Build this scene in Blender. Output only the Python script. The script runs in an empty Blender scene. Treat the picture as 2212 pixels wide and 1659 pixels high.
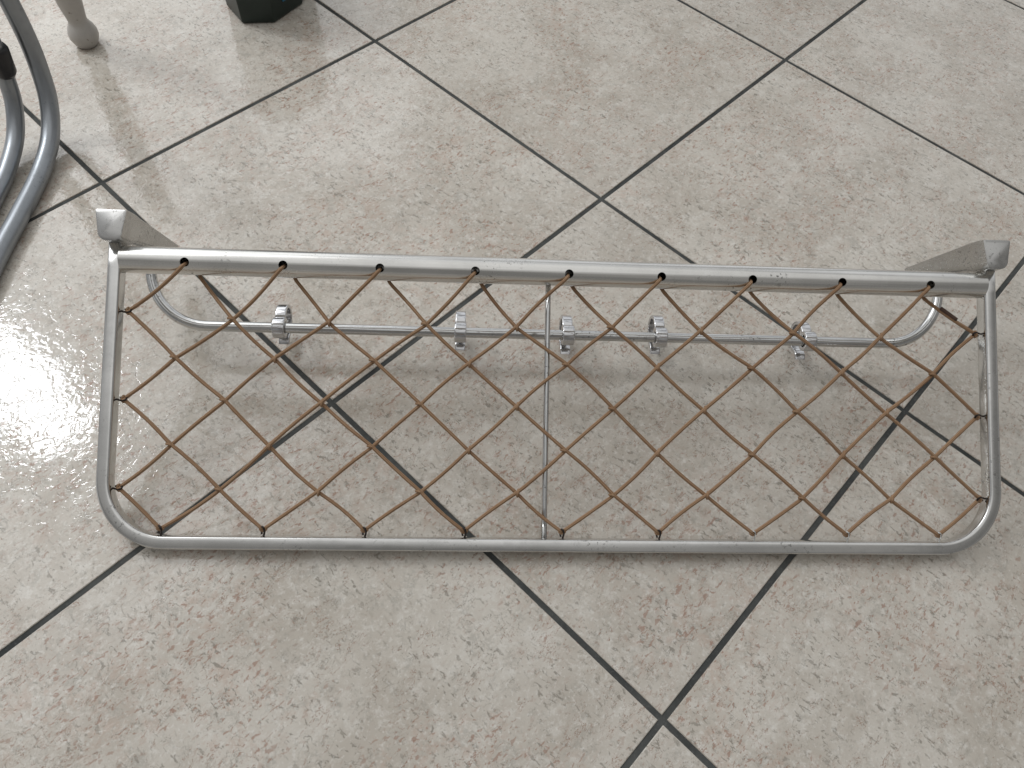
import bpy, bmesh, math, random
from mathutils import Vector, Matrix
random.seed(7)
ZOOM = None
sc = bpy.context.scene
sc.view_settings.view_transform = 'Standard'
try: sc.view_settings.look = 'None'
except Exception: pass
sc.view_settings.exposure = 0
col = sc.collection

# ---------------------------------------------------------------- node helpers
class NT:
    def __init__(s, mat):
        s.t = mat.node_tree; s.n = s.t.nodes; s.l = s.t.links
    def new(s, typ, **kw):
        nd = s.n.new(typ)
        for k, v in kw.items(): setattr(nd, k, v)
        return nd
    def put(s, sock, v):
        if isinstance(v, bpy.types.NodeSocket): s.l.new(v, sock)
        elif v is not None: sock.default_value = v
    def math(s, op, a, b=None, c=None, clamp=False):
        nd = s.new('ShaderNodeMath', operation=op); nd.use_clamp = clamp
        s.put(nd.inputs[0], a)
        if b is not None: s.put(nd.inputs[1], b)
        if c is not None: s.put(nd.inputs[2], c)
        return nd.outputs[0]
    def vmath(s, op, a, b=None):
        nd = s.new('ShaderNodeVectorMath', operation=op)
        s.put(nd.inputs[0], a)
        if b is not None: s.put(nd.inputs[1], b)
        return nd.outputs[0]
    def noise(s, vec, scale, detail=3, rough=0.5, dist=0.0):
        nd = s.new('ShaderNodeTexNoise')
        s.put(nd.inputs['Vector'], vec)
        nd.inputs['Scale'].default_value = scale; nd.inputs['Detail'].default_value = detail
        nd.inputs['Roughness'].default_value = rough; nd.inputs['Distortion'].default_value = dist
        return nd.outputs['Fac']
    def step(s, v, lo, hi, a=0.0, b=1.0):
        nd = s.new('ShaderNodeMapRange'); nd.interpolation_type = 'SMOOTHSTEP'
        s.put(nd.inputs[0], v)
        nd.inputs[1].default_value = lo; nd.inputs[2].default_value = hi
        nd.inputs[3].default_value = a; nd.inputs[4].default_value = b
        return nd.outputs[0]
    def mix(s, f, a, b, mode='MIX'):
        nd = s.new('ShaderNodeMix', data_type='RGBA', blend_type=mode)
        s.put(nd.inputs[0], f)
        for i, v in ((6, a), (7, b)):
            if isinstance(v, tuple): v = (v[0], v[1], v[2], 1.0)
            s.put(nd.inputs[i], v)
        return nd.outputs[2]
    def mapping(s, vec, scale=(1, 1, 1), rot=(0, 0, 0), loc=(0, 0, 0)):
        nd = s.new('ShaderNodeMapping'); s.put(nd.inputs[0], vec)
        nd.inputs['Scale'].default_value = scale; nd.inputs['Rotation'].default_value = rot
        nd.inputs['Location'].default_value = loc
        return nd.outputs[0]
    def bump(s, h, strength, distance, normal=None):
        nd = s.new('ShaderNodeBump'); s.put(nd.inputs['Height'], h)
        nd.inputs['Strength'].default_value = strength; nd.inputs['Distance'].default_value = distance
        if normal is not None: s.l.new(normal, nd.inputs['Normal'])
        return nd.outputs[0]

def mat_new(name):
    m = bpy.data.materials.new(name); m.use_nodes = True
    return m, NT(m), m.node_tree.nodes['Principled BSDF']

# ---------------------------------------------------------------- materials
TS = 0.45
def tile_material():
    m, t, p = mat_new('glazed_tile')
    obj = t.new('ShaderNodeTexCoord').outputs['Object']
    cell = t.vmath('FLOOR', t.vmath('DIVIDE', obj, (TS, TS, 1000.0)))
    wn = t.new('ShaderNodeTexWhiteNoise', noise_dimensions='3D')
    t.put(wn.inputs['Vector'], t.vmath('ADD', cell, (0.37, 0.21, 0.5)))
    c = t.vmath('ADD', obj, t.vmath('MULTIPLY', wn.outputs['Color'], (7.0, 7.0, 7.0)))
    off = lambda a, b, d: t.vmath('ADD', c, (a, b, d))
    blot = t.noise(c, 8, 6, 0.68, 0.3)
    col_ = t.mix(t.step(blot, 0.36, 0.64), (0.470, 0.424, 0.358), (0.580, 0.538, 0.470))
    cloud = t.noise(off(3, 1, 2), 54, 8, 0.80, 0.2)
    col_ = t.mix(t.step(cloud, 0.50, 0.62, 0, 0.55), col_, (0.665, 0.635, 0.575))
    grey = t.noise(off(9, 4, 1), 56, 9, 0.84, 0.2)
    col_ = t.mix(t.step(grey, 0.52, 0.61, 0, 0.52), col_, (0.345, 0.322, 0.275))
    region = t.noise(off(1, 8, 5), 8, 4, 0.6, 0.3)
    pink = t.noise(off(2, 2, 7), 58, 8, 0.82, 0.2)
    pinkm = t.math('MULTIPLY', t.step(pink, 0.49, 0.60), t.step(region, 0.40, 0.60))
    col_ = t.mix(t.math('MULTIPLY', pinkm, 0.45), col_, (0.46, 0.33, 0.255))
    def veins(seed, sc_, rot, stretch, w, lo, hi, colr, amt, base):
        cc = t.mapping(off(*seed), (stretch, 1, 1), (0, 0, rot))
        v = t.math('ABSOLUTE', t.math('SUBTRACT', t.noise(cc, sc_, 5, 0.70, 0.3), 0.5))
        mk = t.step(t.noise(off(seed[1], seed[2], seed[0]), sc_ * 0.9, 3, 0.6), lo, hi)
        f = t.math('MULTIPLY', t.step(v, w * 0.35, w, 1, 0), mk)
        return t.mix(t.math('MULTIPLY', f, amt), base, colr), f
    col_, f1 = veins((5, 5, 1), 58, 0.5, 0.4, 0.010, 0.53, 0.61, (0.25, 0.135, 0.085), 0.8, col_)
    col_, f2 = veins((2, 7, 3), 78, -0.7, 0.45, 0.012, 0.52, 0.61, (0.22, 0.195, 0.155), 0.7, col_)
    col_, f3 = veins((8, 3, 6), 34, 1.5, 0.5, 0.005, 0.52, 0.60, (0.26, 0.14, 0.09), 0.8, col_)
    cs = t.mapping(c, (1.0, 0.5, 1.0), (0, 0, 0.6))
    sp = t.noise(cs, 230, 4, 0.65, 0.4)
    spm = t.step(t.noise(off(4, 9, 1), 20, 5, 0.7), 0.40, 0.60, 0.25, 1.0)
    speck = t.math('MULTIPLY', t.step(sp, 0.575, 0.615), spm)
    col_ = t.mix(t.math('MULTIPLY', speck, 0.8), col_, (0.235, 0.212, 0.172))
    sp2 = t.noise(t.mapping(c, (0.5, 1.0, 1.0), (0, 0, 0.2), (3, 3, 0)), 240, 3, 0.6, 0.4)
    speckr = t.math('MULTIPLY', t.step(sp2, 0.59, 0.635), t.step(region, 0.40, 0.58, 0.15, 1))
    col_ = t.mix(t.math('MULTIPLY', speckr, 0.65), col_, (0.30, 0.16, 0.105))
    lite = t.noise(off(8, 8, 8), 220, 4, 0.65, 0.3)
    col_ = t.mix(t.step(lite, 0.56, 0.65, 0, 0.42), col_, (0.72, 0.695, 0.64))
    hs = t.new('ShaderNodeHueSaturation'); t.put(hs.inputs['Color'], col_)
    t.put(hs.inputs['Value'], t.step(wn.outputs['Value'], 0, 1, 0.96, 1.03))
    hs.inputs['Saturation'].default_value = 0.95
    t.l.new(hs.outputs[0], p.inputs['Base Color'])
    peel = t.noise(c, 95, 2, 0.5, 1.0)
    med = t.noise(off(3, 3, 3), 34, 2, 0.5, 0.6)
    und = t.noise(c, 8, 2, 0.5)
    h = t.math('ADD', t.math('MULTIPLY', t.step(peel, 0.40, 0.60), 0.20), t.math('MULTIPLY', t.math('ADD', speck, f2), -0.04))
    h = t.math('ADD', h, t.math('MULTIPLY', med, 0.5))
    h = t.math('ADD', h, t.math('MULTIPLY', und, 1.2))
    t.l.new(t.bump(h, 0.42, 0.0009), p.inputs['Normal'])
    t.l.new(t.step(peel, 0.3, 0.7, 0.04, 0.08), p.inputs['Roughness'])
    p.inputs['IOR'].default_value = 1.48
    return m

def grout_material():
    m, t, p = mat_new('dark_grout')
    obj = t.new('ShaderNodeTexCoord').outputs['Object']
    n = t.noise(obj, 12, 6, 0.7); n2 = t.noise(obj, 400, 3, 0.6)
    c = t.mix(t.step(n, 0.35, 0.7), (0.052, 0.055, 0.054), (0.100, 0.103, 0.098))
    c = t.mix(t.step(n2, 0.55, 0.7, 0, 0.4), c, (0.15, 0.152, 0.145))
    t.l.new(c, p.inputs['Base Color']); p.inputs['Roughness'].default_value = 0.9
    p.inputs['Specular IOR Level'].default_value = 0.05
    t.l.new(t.bump(n2, 0.6, 0.0006), p.inputs['Normal'])
    return m

def metal(name, base, rough, spots=0.3, streak=(1, 1, 1), rvar=0.1, bmp=0.12, mt=1.0):
    m, t, p = mat_new(name)
    obj = t.new('ShaderNodeTexCoord').outputs['Object']
    so = t.mapping(obj, streak)
    n = t.noise(so, 60, 5, 0.65); big = t.noise(obj, 14, 4, 0.6)
    c = t.mix(t.step(big, 0.35, 0.7), base, tuple(v * 0.86 for v in base))
    c = t.mix(t.step(n, 0.45, 0.75, 0, 0.3), c, tuple(v * 0.7 for v in base))
    sp = t.noise(obj, 330, 3, 0.6)
    spm = t.step(t.noise(t.vmath('ADD', obj, (2, 3, 4)), 25, 3, 0.6), 0.5, 0.66)
    spot = t.math('MULTIPLY', t.math('MULTIPLY', t.step(sp, 0.58, 0.64), spm), spots)
    c = t.mix(spot, c, (0.10, 0.095, 0.085))
    t.l.new(c, p.inputs['Base Color'])
    p.inputs['Metallic'].default_value = mt
    r = t.step(n, 0.3, 0.7, rough - rvar * 0.5, rough + rvar * 0.5)
    r = t.math('ADD', r, t.math('MULTIPLY', spot, 0.4))
    t.l.new(r, p.inputs['Roughness'])
    t.l.new(t.bump(n, bmp, 0.0003), p.inputs['Normal'])
    return m

def cord_material():
    m, t, p = mat_new('braided_cord')
    uv = t.new('ShaderNodeTexCoord').outputs['UV']
    sx = t.new('ShaderNodeSeparateXYZ'); t.l.new(uv, sx.inputs[0])
    u, v = sx.outputs[0], sx.outputs[1]
    a = t.math('SINE', t.math('ADD', t.math('MULTIPLY', v, 3000.0), t.math('MULTIPLY', u, 18.85)))
    b = t.math('SINE', t.math('SUBTRACT', t.math('MULTIPLY', v, 3000.0), t.math('MULTIPLY', u, 18.85)))
    w = t.math('MULTIPLY', a, b)
    obj = t.new('ShaderNodeTexCoord').outputs['Object']
    n = t.noise(obj, 25, 4, 0.6); f = t.noise(obj, 700, 2, 0.6)
    c = t.mix(t.step(w, -0.6, 0.6), (0.185, 0.104, 0.053), (0.40, 0.25, 0.142))
    c = t.mix(t.step(n, 0.4, 0.7, 0, 0.45), c, (0.21, 0.112, 0.056))
    c = t.mix(t.step(f, 0.60, 0.74, 0, 0.5), c, (0.46, 0.37, 0.27))
    t.l.new(c, p.inputs['Base Color']); p.inputs['Roughness'].default_value = 0.8
    t.l.new(t.bump(w, 0.3, 0.0002), p.inputs['Normal'])
    return m

def plain(name, base, rough, var=0.2, metallic=0.0, chips=None, scale=40):
    m, t, p = mat_new(name)
    obj = t.new('ShaderNodeTexCoord').outputs['Object']
    n = t.noise(obj, scale, 5, 0.6)
    c = t.mix(t.step(n, 0.35, 0.7), base, tuple(v * (1 - var) for v in base))
    if chips:
        c = t.mix(t.step(t.noise(obj, 120, 3, 0.6), 0.68, 0.70), c, chips)
    t.l.new(c, p.inputs['Base Color']); p.inputs['Roughness'].default_value = rough
    p.inputs['Metallic'].default_value = metallic
    t.l.new(t.bump(n, 0.15, 0.001), p.inputs['Normal'])
    return m

M_TILE = tile_material(); M_GROUT = grout_material()
M_ALU = metal('worn_aluminium', (0.69, 0.685, 0.665), 0.17, 0.6, bmp=0.08)
M_BAR = metal('satin_aluminium', (0.72, 0.71, 0.68), 0.22, 0.8, (0.04, 1, 1), bmp=0.08)
M_ROD = metal('scratched_rod', (0.60, 0.60, 0.59), 0.13, 1.0)
M_CAST = metal('cast_aluminium', (0.50, 0.495, 0.48), 0.27, 0.5, bmp=0.05)
M_HOOK = metal('polished_hook', (0.62, 0.62, 0.625), 0.15, 0.15, bmp=0.04)
M_CHAIR = metal('chair_silver_paint', (0.33, 0.35, 0.37), 0.34, 0.3, mt=0.85)
M_CORD = cord_material()
M_WIRE = plain('dark_wire', (0.04, 0.03, 0.025), 0.5, 0.4, 0.6)
M_ZINC = plain('zinc_wire', (0.6, 0.6, 0.58), 0.35, 0.2, 1.0)
M_SLEEVE = plain('cord_crimp', (0.07, 0.035, 0.022), 0.6, 0.4)
M_BLACK = plain('black_plastic', (0.015, 0.015, 0.016), 0.4)
M_LEG = plain('cream_paint', (0.50, 0.475, 0.44), 0.4, 0.12, 0, (0.2, 0.16, 0.12))
M_GREEN = plain('dark_green_plastic', (0.006, 0.018, 0.013), 0.35)
M_BLUE = plain('blue_print', (0.02, 0.14, 0.24), 0.4)

# ---------------------------------------------------------------- mesh helpers
def make_obj(name, bm, mat, parent=None, smooth=True, bevel=None):
    me = bpy.data.meshes.new(name)
    bmesh.ops.recalc_face_normals(bm, faces=bm.faces)
    bm.to_mesh(me); bm.free()
    for mm in (mat if isinstance(mat, list) else [mat]): me.materials.append(mm)
    if smooth:
        for f in me.polygons: f.use_smooth = True
    ob = bpy.data.objects.new(name, me); col.objects.link(ob)
    if bevel:
        b = ob.modifiers.new('bevel', 'BEVEL'); b.width = bevel; b.segments = 3; b.limit_method = 'ANGLE'
        b.angle_limit = math.radians(30)
        b.harden_normals = True
    if parent is not None: ob.parent = parent
    return ob

def sharpen(ob, deg):
    try: ob.data.set_sharp_from_angle(angle=math.radians(deg))
    except Exception: pass

def sweep(bm, pts, ra, rb, ref, seg=16, expo=2.0, caps=True, radii=None):
    uvl = bm.loops.layers.uv.verify()
    pts = [Vector(p) for p in pts]; ref = Vector(ref)
    rings = []; L = [0.0]
    for i in range(1, len(pts)): L.append(L[-1] + (pts[i] - pts[i - 1]).length)
    for i, p in enumerate(pts):
        a = pts[max(i - 1, 0)]; b = pts[min(i + 1, len(pts) - 1)]
        T = (b - a).normalized()
        s1 = (ref - T * ref.dot(T))
        if s1.length < 1e-5: s1 = T.orthogonal()
        s1.normalize(); s2 = T.cross(s1)
        k = radii[i] if radii else 1.0
        ring = []
        for j in range(seg):
            th = 2 * math.pi * j / seg
            cc, ss = math.cos(th), math.sin(th)
            e = 2.0 / expo
            x = math.copysign(abs(cc) ** e, cc) * ra * k; y = math.copysign(abs(ss) ** e, ss) * rb * k
            ring.append(bm.verts.new(p + s1 * x + s2 * y))
        rings.append(ring)
    for i in range(len(rings) - 1):
        for j in range(seg):
            f = bm.faces.new((rings[i][j], rings[i][(j + 1) % seg], rings[i + 1][(j + 1) % seg], rings[i + 1][j]))
            us = (j / seg, (j + 1) / seg, (j + 1) / seg, j / seg); vs = (L[i], L[i], L[i + 1], L[i + 1])
            for lp, uu, vv in zip(f.loops, us, vs): lp[uvl].uv = (uu, vv)
    if caps:
        bm.faces.new(rings[0]); bm.faces.new(list(reversed(rings[-1])))

def arc(cx, cy, r, a0, a1, n=10):
    return [(cx + r * math.cos(math.radians(a0 + (a1 - a0) * i / n)), cy + r * math.sin(math.radians(a0 + (a1 - a0) * i / n))) for i in range(n + 1)]

def catmull(P, n=8):
    P = [Vector(p) for p in P]; out = []
    Q = [P[0] * 2 - P[1]] + P + [P[-1] * 2 - P[-2]]
    for i in range(1, len(Q) - 2):
        for k in range(n):
            t = k / n
            out.append(0.5 * ((2 * Q[i]) + (Q[i + 1] - Q[i - 1]) * t + (2 * Q[i - 1] - 5 * Q[i] + 4 * Q[i + 1] - Q[i + 2]) * t * t + (3 * Q[i] - Q[i - 1] - 3 * Q[i + 1] + Q[i + 2]) * t ** 3))
    out.append(P[-1]); return out

def sub(P, d=0.01):
    out = []
    for a, b in zip(P[:-1], P[1:]):
        a, b = Vector(a), Vector(b); n = max(1, int((b - a).length / d))
        out += [a.lerp(b, k / n) for k in range(n)]
    out.append(Vector(P[-1])); return out

def empty(name, label, category, loc=(0, 0, 0)):
    e = bpy.data.objects.new(name, None); col.objects.link(e)
    e.empty_display_size = 0.05; e.location = loc
    e["label"] = label; e["category"] = category
    return e

# ---------------------------------------------------------------- floor
bm = bmesh.new()
g = 0.0028
for i in range(-8, 10):
    for j in range(-8, 10):
        x0, y0 = i * TS, j * TS; x1, y1 = x0 + TS, y0 + TS
        rings = []
        for ins, z in ((g, -0.004), (g, -0.0009), (g + 0.0003, -0.0003), (g + 0.0009, 0.0)):
            rings.append([bm.verts.new((x, y, z)) for x, y in ((x0 + ins, y0 + ins), (x1 - ins, y0 + ins), (x1 - ins, y1 - ins), (x0 + ins, y1 - ins))])
        for a, b in zip(rings[:-1], rings[1:]):
            for k in range(4):
                bm.faces.new((a[k], a[(k + 1) % 4], b[(k + 1) % 4], b[k]))
        bm.faces.new(rings[-1])
e0, e1 = -8 * TS, 10 * TS
gf = bm.faces.new([bm.verts.new(v) for v in ((e0, e0, -0.0012), (e1, e0, -0.0012), (e1, e1, -0.0012), (e0, e1, -0.0012))])
gf.material_index = 1
floor = make_obj('floor', bm, [M_TILE, M_GROUT], smooth=False)
floor.location = (-0.5443, 0.6821, 0); floor.rotation_euler = (0, 0, math.radians(52.232))
floor["kind"] = "structure"; floor["label"] = "glossy mottled beige ceramic floor tiles with dark grout"

# ---------------------------------------------------------------- hat rack
yw, tl = math.radians(6.90), math.radians(28.26)
X = Vector((math.cos(yw), math.sin(yw), 0))
Y = Vector((-math.sin(yw) * math.cos(tl), math.cos(yw) * math.cos(tl), math.sin(tl)))
N = X.cross(Y)
O = Vector((-0.3605, 0.2238, 0.010))
rack = empty('hat_rack', 'silver aluminium hat rack with brown cord net lying on tiles', 'hat rack')
rack.matrix_world = Matrix(((X.x, Y.x, N.x, O.x), (X.y, Y.y, N.y, O.y), (X.z, Y.z, N.z, O.z), (0, 0, 0, 1)))
WD = 0.8656; RC = 0.058
bm = bmesh.new()
P = [(0, 0.286, 0)] + [(0, 0.28 - k * 0.0222, 0) for k in range(1, 10)]
P += [(x, y, 0) for x, y in arc(RC, RC, RC, 180, 270, 18)]
P += [(RC + (WD - 2 * RC) * k / 30, 0, 0) for k in range(1, 30)]
P += [(x, y, 0) for x, y in arc(WD - RC, RC, RC, 270, 360, 18)]
P += [(WD, 0.08 + k * 0.0222, 0) for k in range(0, 9)] + [(WD, 0.286, 0)]
sweep(bm, P, 0.0078, 0.0064, (0, 0, 1), 40, 5.0)
make_obj('frame', bm, M_ALU, rack)

# thick crossbar, hollow, with nine drilled holes
CY = 0.2665; CR = 0.0130
def ringtube(bm, x0, x1, ro, ri, seg=64, nx=2):
    o = []
    for r in (ro, ri):
        rr = []
        for k in range(nx):
            x = x0 + (x1 - x0) * k / (nx - 1)
            rr.append([bm.verts.new((x, CY + r * math.cos(2 * math.pi * j / seg), r * math.sin(2 * math.pi * j / seg))) for j in range(seg)])
        o.append(rr)
    for q, rr in enumerate(o):
        for k in range(nx - 1):
            for j in range(seg):
                f = (rr[k][j], rr[k][(j + 1) % seg], rr[k + 1][(j + 1) % seg], rr[k + 1][j])
                bm.faces.new(f if q else f[::-1])
    for k in (0, nx - 1):
        for j in range(seg):
            bm.faces.new((o[0][k][j], o[0][k][(j + 1) % seg], o[1][k][(j + 1) % seg], o[1][k][j]))
bm = bmesh.new(); ringtube(bm, 0.0058, WD - 0.0058, CR, CR - 0.0016)
bar = make_obj('crossbar', bm, M_BAR, None, smooth=False)
HX = [0.067 + 0.0915 * i for i in range(9)]
ang = math.radians(16)
hd = Vector((0, -math.sin(ang), math.cos(ang))); td = Vector((0, -math.cos(ang), -math.sin(ang)))
bm = bmesh.new()
for hx in HX:
    c0 = Vector((hx, CY, 0)) + hd * 0.006; c1 = Vector((hx, CY, 0)) + hd * 0.02
    s1 = Vector((1, 0, 0)); s2 = hd.cross(s1)
    r = 0.0043
    A = [bm.verts.new(c0 + s1 * r * math.cos(t * math.pi / 12) + s2 * r * math.sin(t * math.pi / 12)) for t in range(24)]
    B = [bm.verts.new(c1 + s1 * r * math.cos(t * math.pi / 12) + s2 * r * math.sin(t * math.pi / 12)) for t in range(24)]
    for t in range(24): bm.faces.new((A[t], A[(t + 1) % 24], B[(t + 1) % 24], B[t]))
    bm.faces.new(A); bm.faces.new(B)
cut = make_obj('cutter', bm, M_BAR, None, smooth=False)
md = bar.modifiers.new('holes', 'BOOLEAN'); md.operation = 'DIFFERENCE'; md.object = cut; md.solver = 'EXACT'
bpy.context.view_layer.update()
dg = bpy.context.evaluated_depsgraph_get()
me2 = bpy.data.meshes.new_from_object(bar.evaluated_get(dg))
bar.modifiers.clear(); bar.data = me2
bpy.data.objects.remove(cut)
for f in bar.data.polygons: f.use_smooth = True
sharpen(bar, 35)
bar.parent = rack

# thin middle strut
bm = bmesh.new(); sweep(bm, sub([(0.4135, 0.004, -0.0045), (0.4145, 0.258, -0.0050)], 0.03), 0.0028, 0.0028, (1, 0, 0), 16)
make_obj('strut', bm, M_ROD, rack)

# brackets
def bracket(x):
    bm = bmesh.new()
    secs = [(0.0190, 0.2825, 0.3070, 0.0128), (0.0182, 0.2800, 0.3095, 0.0140), (0.008, 0.2800, 0.3110, 0.0138), (-0.008, 0.2810, 0.3122, 0.0126),
            (-0.020, 0.2850, 0.3125, 0.0112), (-0.060, 0.2915, 0.3130, 0.0104), (-0.100, 0.2960, 0.3132, 0.0096), (-0.1290, 0.2990, 0.3134, 0.0090)]
    rings = []
    for q, (n, yf, yb, hw) in enumerate(secs):
        w2 = hw * 0.80; rf = min(0.0085, (yb - yf) * 0.45, w2 * 0.92)
        rb = min(0.0016, (yb - yf) * 0.2)
        pf = []
        for k in range(5):
            a = math.radians(90 + 90 * k / 4); pf.append((-hw + rb + rb * math.cos(a), yb - rb + rb * math.sin(a)))
        for k in range(9):
            a = math.radians(180 + 90 * k / 8); pf.append((-w2 + rf + rf * math.cos(a), yf + rf + rf * math.sin(a)))
        for k in range(9):
            a = math.radians(270 + 90 * k / 8); pf.append((w2 - rf + rf * math.cos(a), yf + rf + rf * math.sin(a)))
        for k in range(5):
            a = math.radians(0 + 90 * k / 4); pf.append((hw - rb + rb * math.cos(a), yb - rb + rb * math.sin(a)))
        rings.append([bm.verts.new((x + a, b, n)) for a, b in pf])
    m = len(rings[0])
    for a, b in zip(rings[:-1], rings[1:]):
        for j in range(m): bm.faces.new((a[j], a[(j + 1) % m], b[(j + 1) % m], b[j]))
    bm.faces.new(rings[0]); bm.faces.new(rings[-1])
    ob = make_obj('wall_bracket', bm, M_CAST, rack, True, None)
    sharpen(ob, 38)
    return ob
bracket(0.0); bracket(WD)

# hook rail
RN = -0.080; RY = 0.2155
bm = bmesh.new(); r = 0.060
P = [(0.0, 0.300 - k * 0.005, RN) for k in range(0, 5)]
P += [(x, y, RN) for x, y in arc(r, RY + r, r, 180, 270, 14)]
P += [(r + (WD - 2 * r) * k / 30, RY, RN) for k in range(1, 30)]
P += [(x, y, RN) for x, y in arc(WD - r, RY + r, r, 270, 360, 14)]
P += [(WD, 0.280 + 0.005 * k, RN) for k in range(0, 5)]
sweep(bm, P, 0.0056, 0.0056, (0, 0, 1), 20)
rail = make_obj('hook_rail', bm, M_ROD, rack)

# coat hooks
def coat_mesh(bm):
    P = [(0, 0.0088 * math.cos(a), 0.0088 * math.sin(a)) for a in [2 * math.pi * k / 36 for k in range(37)]]
    sweep(bm, P, 0.0064, 0.0023, (1, 0, 0), 24, 7.0)
    A = [(0, 0.0160 * math.cos(math.radians(a)) - 0.000, -0.0205 + 0.0160 * math.sin(math.radians(a))) for a in range(75, -181, -7)]
    B = [(0, -0.0175, -0.0175), (0, -0.0200, -0.0150), (0, -0.0245, -0.0138)]
    sweep(bm, A + B, 0.0056, 0.0021, (1, 0, 0), 24, 7.0)
first = None
for hx, rot in ((0.136, 6), (0.328, 0), (0.445, -5), (0.547, 3), (0.714, -4)):
    if first is None:
        bm = bmesh.new(); coat_mesh(bm); ob = make_obj('coat_hook', bm, M_HOOK, rail); first = ob
        sharpen(ob, 40)
    else:
        ob = first.copy(); col.objects.link(ob); ob.parent = rail
    ob.location = (hx, RY, RN); ob.rotation_euler = (math.radians(24 + rot), 0, 0)

# cord net -----------------------------------------------------------
rows_y = [0.2605, 0.212, 0.1745, 0.133, 0.0905, 0.0485, 0.0125]
even = {0: (0.067, 0.799), 2: (0.0585, 0.805), 4: (0.0575, 0.807), 6: (0.052, 0.809)}
odd = {1: (0.109, 0.753), 3: (0.1055, 0.757), 5: (0.1045, 0.762)}
sideL = {1: 0.217, 3: 0.133, 5: 0.050}; sideR = {1: 0.216, 3: 0.132, 5: 0.049}
node = {}
J = lambda s=0.0013: random.uniform(-s, s)
for r_ in range(0, 7):
    if r_ % 2 == 0:
        a, b = even[r_]
        for i in range(9):
            jj = 0 if r_ in (0, 6) else 1
            node[(r_, i)] = Vector((a + (b - a) * i / 8 + J() * jj, rows_y[r_] + J() * jj, 0))
    else:
        a, b = odd[r_]
        node[(r_, 0)] = Vector((0.0125, sideL[r_], 0)); node[(r_, 9)] = Vector((WD - 0.0125, sideR[r_], 0))
        for j in range(1, 9): node[(r_, j)] = Vector((a + (b - a) * (j - 1) / 7 + J(), rows_y[r_] + J(), 0))
def strand(r_, k, d):
    keys = [(r_, k)]
    while True:
        if r_ >= 6: break
        if r_ % 2 == 0: k = k + 1 if d > 0 else k
        else:
            k = k if d > 0 else k - 1
        r_ += 1; keys.append((r_, k))
        if r_ % 2 == 1 and k in (0, 9): break
    return keys
bm = bmesh.new()
CRD = 0.00180
def add_strand(keys, d):
    P = []
    for q, (r_, k) in enumerate(keys):
        p = node[(r_, k)].copy()
        if r_ == 0:
            hx = p.x
            if d < 0:
                c = Vector((hx, CY, 0))
                P += [c + hd * 0.002 + td * 0.0010, c + hd * 0.0122 + td * 0.0024 + Vector((-0.0008, 0, 0)), c + hd * 0.0140 + td * 0.0044 + Vector((-0.0026, 0, 0)), c + hd * 0.0133 + td * 0.0078 + Vector((-0.0056, 0, 0))]
            else:
                P += [Vector((hx + 0.002, 0.264, -0.0136)), Vector((hx + 0.0075, 0.2532, -0.0112))]
            continue
        end = (r_ == 6) or (r_ % 2 == 1 and k in (0, 9))
        s = 1 if ((r_ + k) % 2 == 0) else -1
        if not end:
            kk = 0.0011 * s
            p.z += 0.0013 * s * d; p.y += kk * d
            P.append(p)
        else:
            p.z += 0.0007 * d; P.append(p)
    out = []
    for i in range(len(P) - 1):
        a, b = P[i], P[i + 1]; Ln = (b - a).length; n = max(2, int(Ln / 0.004))
        dirv = (b - a).normalized(); side = Vector((-dirv.y, dirv.x, 0)); am = J(0.0016) if Ln > 0.03 else 0; sg = random.uniform(0, 0.0015) if Ln > 0.03 else 0
        for kk in range(n):
            t = kk / n
            w = math.sin(math.pi * t)
            p = a.lerp(b, t)
            out.append(p + side * am * w + Vector((0, 0, -sg * w)))
    out.append(P[-1])
    for _ in range(1):
        out = [out[0]] + [(out[i - 1] + out[i] * 2 + out[i + 1]) * 0.25 for i in range(1, len(out) - 1)] + [out[-1]]
    rad = [1.0 + random.uniform(-0.05, 0.05) for p in out]
    sweep(bm, out, CRD, CRD, (0, 0, 1), 10, radii=rad)
for i in range(9):
    add_strand(strand(0, i, 1), 1); add_strand(strand(0, i, -1), -1)
for r_ in (1, 3, 5):
    add_strand(strand(r_, 0, 1), 1); add_strand(strand(r_, 9, -1), -1)
for (r_, k), p in node.items():
    if r_ in (0,): continue
    if r_ == 6 or (r_ % 2 == 1 and k in (0, 9)):
        if r_ == 6: dv = Vector((0, -1, 0)); sv = Vector((1, 0, 0))
        else: dv = Vector((-1 if k == 0 else 1, 0, 0)); sv = Vector((0, 1, 0))
        L_ = [p + sv * 0.0026 * math.cos(a) + dv * (0.0020 * math.sin(a)) - dv * 0.001 for a in [math.pi * q / 8 for q in range(9)]]
        sweep(bm, L_, 0.0016, 0.0016, (0, 0, 1), 10)
    else:
        s = 1 if (r_ + k) % 2 == 0 else -1
        ax = Vector((0.045, 0.042 * s, 0)).normalized(); perp = Vector((-ax.y, ax.x, 0))
        L_ = []
        for q in range(11):
            a = math.pi * (q / 10)
            L_.append(p + ax * (q / 10 - 0.5) * 0.004 + perp * 0.0026 * math.cos(a) + Vector((0, 0, 0.0024 * math.sin(a))))
        sweep(bm, L_, 0.0013, 0.0013, (0.3, 0.2, 1), 8)
net = make_obj('cord_net', bm, M_CORD, rack)

a, b = Vector((0.807, 0.2545, -0.0105)), node[(1, 9)]
bm = bmesh.new(); sweep(bm, catmull([a.lerp(b, 0.30), a.lerp(b, 0.45), a.lerp(b, 0.62)], 5), 0.0030, 0.0025, (0, 0, 1), 12)
make_obj('crimp_sleeve', bm, M_SLEEVE, rack, True, None)

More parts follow.
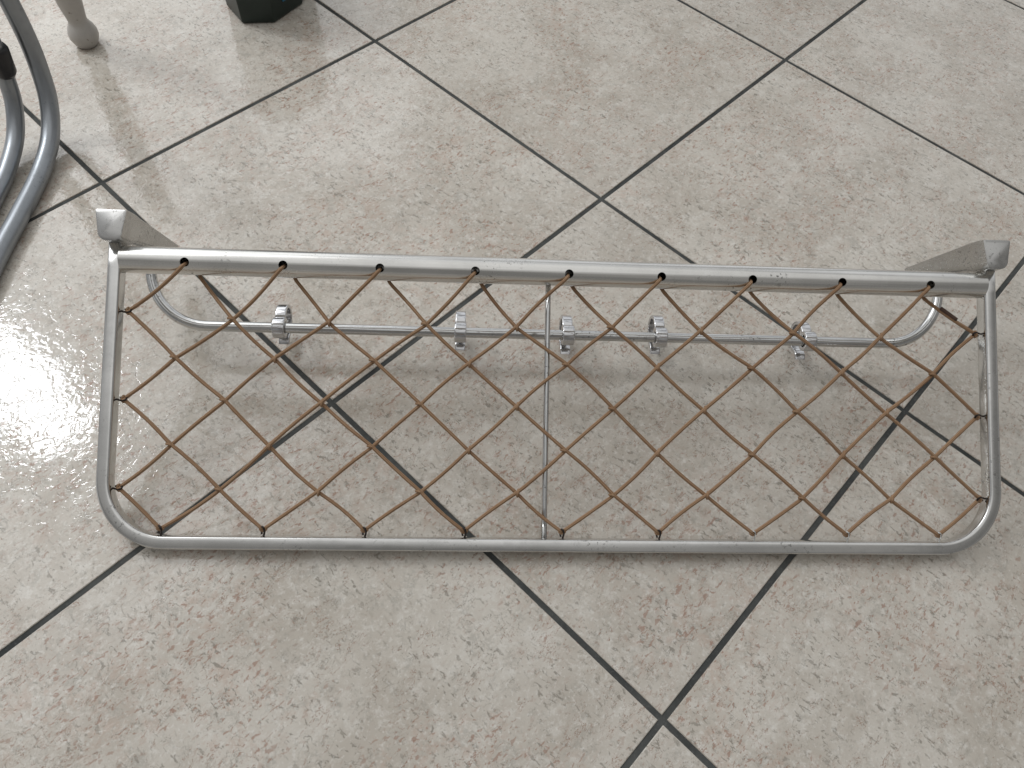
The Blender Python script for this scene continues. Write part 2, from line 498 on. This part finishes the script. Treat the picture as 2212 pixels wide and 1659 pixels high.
def wire_hook(p, dv, mat, big=1.0):
    bm = bmesh.new(); sv = Vector((0, 0, 1)); w = Vector((-dv.y, dv.x, 0))
    P = [p + dv * 0.0070 + w * 0.0, p + dv * 0.003 + w * 0.0012, p + w * 0.0016 + sv * 0.0015, p - dv * 0.0030 + sv * 0.0026 + w * 0.0008,
         p - dv * 0.0034 + sv * 0.0010 - w * 0.0010, p - w * 0.0016 - sv * 0.0012, p + dv * 0.0035 - w * 0.0012]
    sweep(bm, catmull(P, 5), 0.0007 * big, 0.0007 * big, (0.1, 0.1, 1), 8)
    make_obj('cord_hook', bm, mat, rack)
for i in range(9): wire_hook(node[(6, i)] + Vector((0, -0.001, 0)), Vector((0, -1, 0)), M_ZINC if i >= 6 else M_WIRE, 1.0 if i >= 6 else 1.4)
for r_ in (1, 3, 5):
    wire_hook(node[(r_, 0)], Vector((-1, 0, 0)), M_WIRE, 1.3); wire_hook(node[(r_, 9)], Vector((1, 0, 0)), M_WIRE, 1.3)

# ---------------------------------------------------------------- metal chair
chair = empty('metal_chair', 'grey metal tube chair with curved legs standing on the tiles', 'chair', (-0.62, 0.70, 0))
def world_child(name, bm, mat, par, **kw):
    ob = make_obj(name, bm, mat, None, **kw); ob.parent = par
    ob.matrix_parent_inverse = Matrix.Translation(-Vector(par.location)); return ob
bm = bmesh.new()
PA = [(-0.578, 0.330, 0.0105), (-0.592, 0.430, 0.0105), (-0.604, 0.533, 0.0105), (-0.608, 0.600, 0.0105), (-0.6135, 0.672, 0.0115), (-0.6190, 0.725, 0.022), (-0.625, 0.762, 0.048), (-0.630, 0.782, 0.086), (-0.632, 0.790, 0.13), (-0.633, 0.791, 0.20), (-0.633, 0.791, 0.30), (-0.633, 0.791, 0.42)]
sweep(bm, catmull(PA, 8), 0.0108, 0.0108, (1, 0, 0), 24)
world_child('leg', bm, M_CHAIR, chair)
bm = bmesh.new()
PB = [(-0.612, 0.400, 0.0105), (-0.632, 0.510, 0.0105), (-0.6475, 0.610, 0.0105), (-0.653, 0.665, 0.0120), (-0.6580, 0.715, 0.024), (-0.661, 0.746, 0.050), (-0.660, 0.757, 0.084), (-0.654, 0.757, 0.12), (-0.650, 0.757, 0.20), (-0.650, 0.757, 0.42)]
sweep(bm, catmull(PB, 8), 0.0100, 0.0100, (1, 0, 0), 24)
world_child('leg', bm, M_CHAIR, chair)
bm = bmesh.new()
sweep(bm, [(-0.658, 0.757, 0.088), (-0.657, 0.757, 0.092), (-0.652, 0.757, 0.122), (-0.651, 0.757, 0.126)], 0.0128, 0.0128, (1, 0, 0), 24, radii=[0.85, 1, 1, 0.85])
world_child('joint_cap', bm, M_BLACK, chair)

# ---------------------------------------------------------------- turned furniture leg
tab = empty('table', 'cream painted table with turned legs standing on the tiles', 'table', (-0.669, 0.948, 0))
prof = [(0.0, 0.0), (0.013, 0.0), (0.015, 0.002), (0.0175, 0.007), (0.0200, 0.014), (0.0200, 0.020), (0.0178, 0.027), (0.0142, 0.033), (0.0126, 0.037), (0.0132, 0.043), (0.0160, 0.062), (0.0190, 0.10), (0.0210, 0.16), (0.022, 0.25), (0.022, 0.35)]
bm = bmesh.new(); rr = []
for rad_, z in prof[1:]:
    rr.append([bm.verts.new((rad_ * math.cos(2 * math.pi * j / 32), rad_ * math.sin(2 * math.pi * j / 32), z)) for j in range(32)])
for a, b in zip(rr[:-1], rr[1:]):
    for j in range(32): bm.faces.new((a[j], a[(j + 1) % 32], b[(j + 1) % 32], b[j]))
bm.faces.new(rr[0]); bm.faces.new(rr[-1])
make_obj('leg', bm, M_LEG, tab)

# ---------------------------------------------------------------- dark green box
bx = empty('storage_box', 'dark green plastic box with blue print standing on the tiles', 'box', (-0.45, 1.08, 0))
bm = bmesh.new()
base = [(-0.470, 1.038), (-0.424, 1.050), (-0.396, 1.106), (-0.400, 1.18), (-0.52, 1.16), (-0.505, 1.076)]
cxy = Vector((-0.455, 1.11, 0))
ringsb = []
for z, s in ((0.0, 0.96), (0.003, 1.0), (0.10, 1.05), (0.16, 1.07), (0.165, 1.10), (0.180, 1.10), (0.180, 1.02), (0.02, 0.94)):
    ringsb.append([bm.verts.new((cxy.x + (x - cxy.x) * s, cxy.y + (y - cxy.y) * s, z)) for x, y in base])
for a, b in zip(ringsb[:-1], ringsb[1:]):
    for j in range(6): bm.faces.new((a[j], a[(j + 1) % 6], b[(j + 1) % 6], b[j]))
bm.faces.new(ringsb[0]); bm.faces.new(ringsb[-1])
world_child('body', bm, M_GREEN, bx, smooth=False, bevel=0.0015)
bm = bmesh.new()
a = Vector((-0.424, 1.050, 0)); b = Vector((-0.396, 1.106, 0)); d_ = (b - a); nrm = Vector((d_.y, -d_.x, 0)).normalized()
q = [a + d_ * 0.35 + Vector((0, 0, 0.025)), a + d_ * 0.75 + Vector((0, 0, 0.025)), a + d_ * 0.75 + Vector((0, 0, 0.06)), a + d_ * 0.35 + Vector((0, 0, 0.06))]
lo = [bm.verts.new(v + nrm * (0.0018 + v.z * 0.03)) for v in q]; hi = [bm.verts.new(v - nrm * 0.001) for v in q]
bm.faces.new(lo); bm.faces.new(hi[::-1])
for k in range(4): bm.faces.new((lo[k], hi[k], hi[(k + 1) % 4], lo[(k + 1) % 4]))
world_child('printed_patch', bm, M_BLUE, bx, smooth=False)

# ---------------------------------------------------------------- world + lamps
w = bpy.data.worlds.new("World"); sc.world = w; w.use_nodes = True
t = NT(w)
bg = w.node_tree.nodes['Background']
gen = t.new('ShaderNodeTexCoord').outputs['Generated']
sp = t.new('ShaderNodeSeparateXYZ'); t.l.new(gen, sp.inputs[0])
side = t.step(t.math('ADD', t.math('MULTIPLY', sp.outputs[0], -0.55), t.math('MULTIPLY', sp.outputs[1], 0.8)), -0.4, 0.7)
c = t.mix(side, (0.30, 0.295, 0.288), (0.88, 0.90, 0.93))
nn = t.noise(gen, 2.6, 2, 0.5)
c = t.mix(t.step(nn, 0.47, 0.53, 0, 0.65), c, (0.13, 0.128, 0.125))
up = t.step(sp.outputs[2], 0.74, 0.92)
c = t.mix(t.math('MULTIPLY', up, 0.8), c, (0.88, 0.88, 0.88))
t.l.new(c, bg.inputs[0]); bg.inputs[1].default_value = 1.02

def area(name, loc, target, sx, sy, power, colr=(1, 0.98, 0.95)):
    d = bpy.data.lights.new(name, 'AREA'); d.shape = 'RECTANGLE'; d.size = sx; d.size_y = sy; d.energy = power; d.color = colr
    o = bpy.data.objects.new(name, d); col.objects.link(o); o.location = loc
    o.rotation_euler = (Vector(target) - Vector(loc)).to_track_quat('-Z', 'Y').to_euler()
    return o
area('window_light', (-1.55, 1.25, 1.80), (0.0, 0.45, 0), 1.8, 1.5, 13, (0.975, 0.985, 1.0))
area('window_pane_light', (-1.74, 1.30, 1.76), (-0.48, 0.38, 0), 0.22, 0.46, 9, (0.93, 0.965, 1.0))
area('far_window_light', (-1.38, 2.66, 1.35), (0.0, 0.6, 0), 1.7, 1.1, 6, (0.96, 0.98, 1.0))

# ---------------------------------------------------------------- camera
cd = bpy.data.cameras.new('camera'); cam = bpy.data.objects.new('camera', cd); col.objects.link(cam)
cd.sensor_width = 36; cd.lens = 0.7529 * 36; cd.clip_start = 0.01; cd.clip_end = 50
cam.matrix_world = Matrix.Translation((0, 0, 0.7179)) @ Matrix.Rotation(math.radians(32.547), 4, 'X') @ Matrix.Rotation(math.radians(7.046), 4, 'Z')
sc.camera = cam
if ZOOM:
    zx, zy, zf_ = ZOOM
    cd.lens *= zf_; cd.shift_x = (zx - 0.5) * zf_; cd.shift_y = (0.5 - zy) * 0.75 * zf_
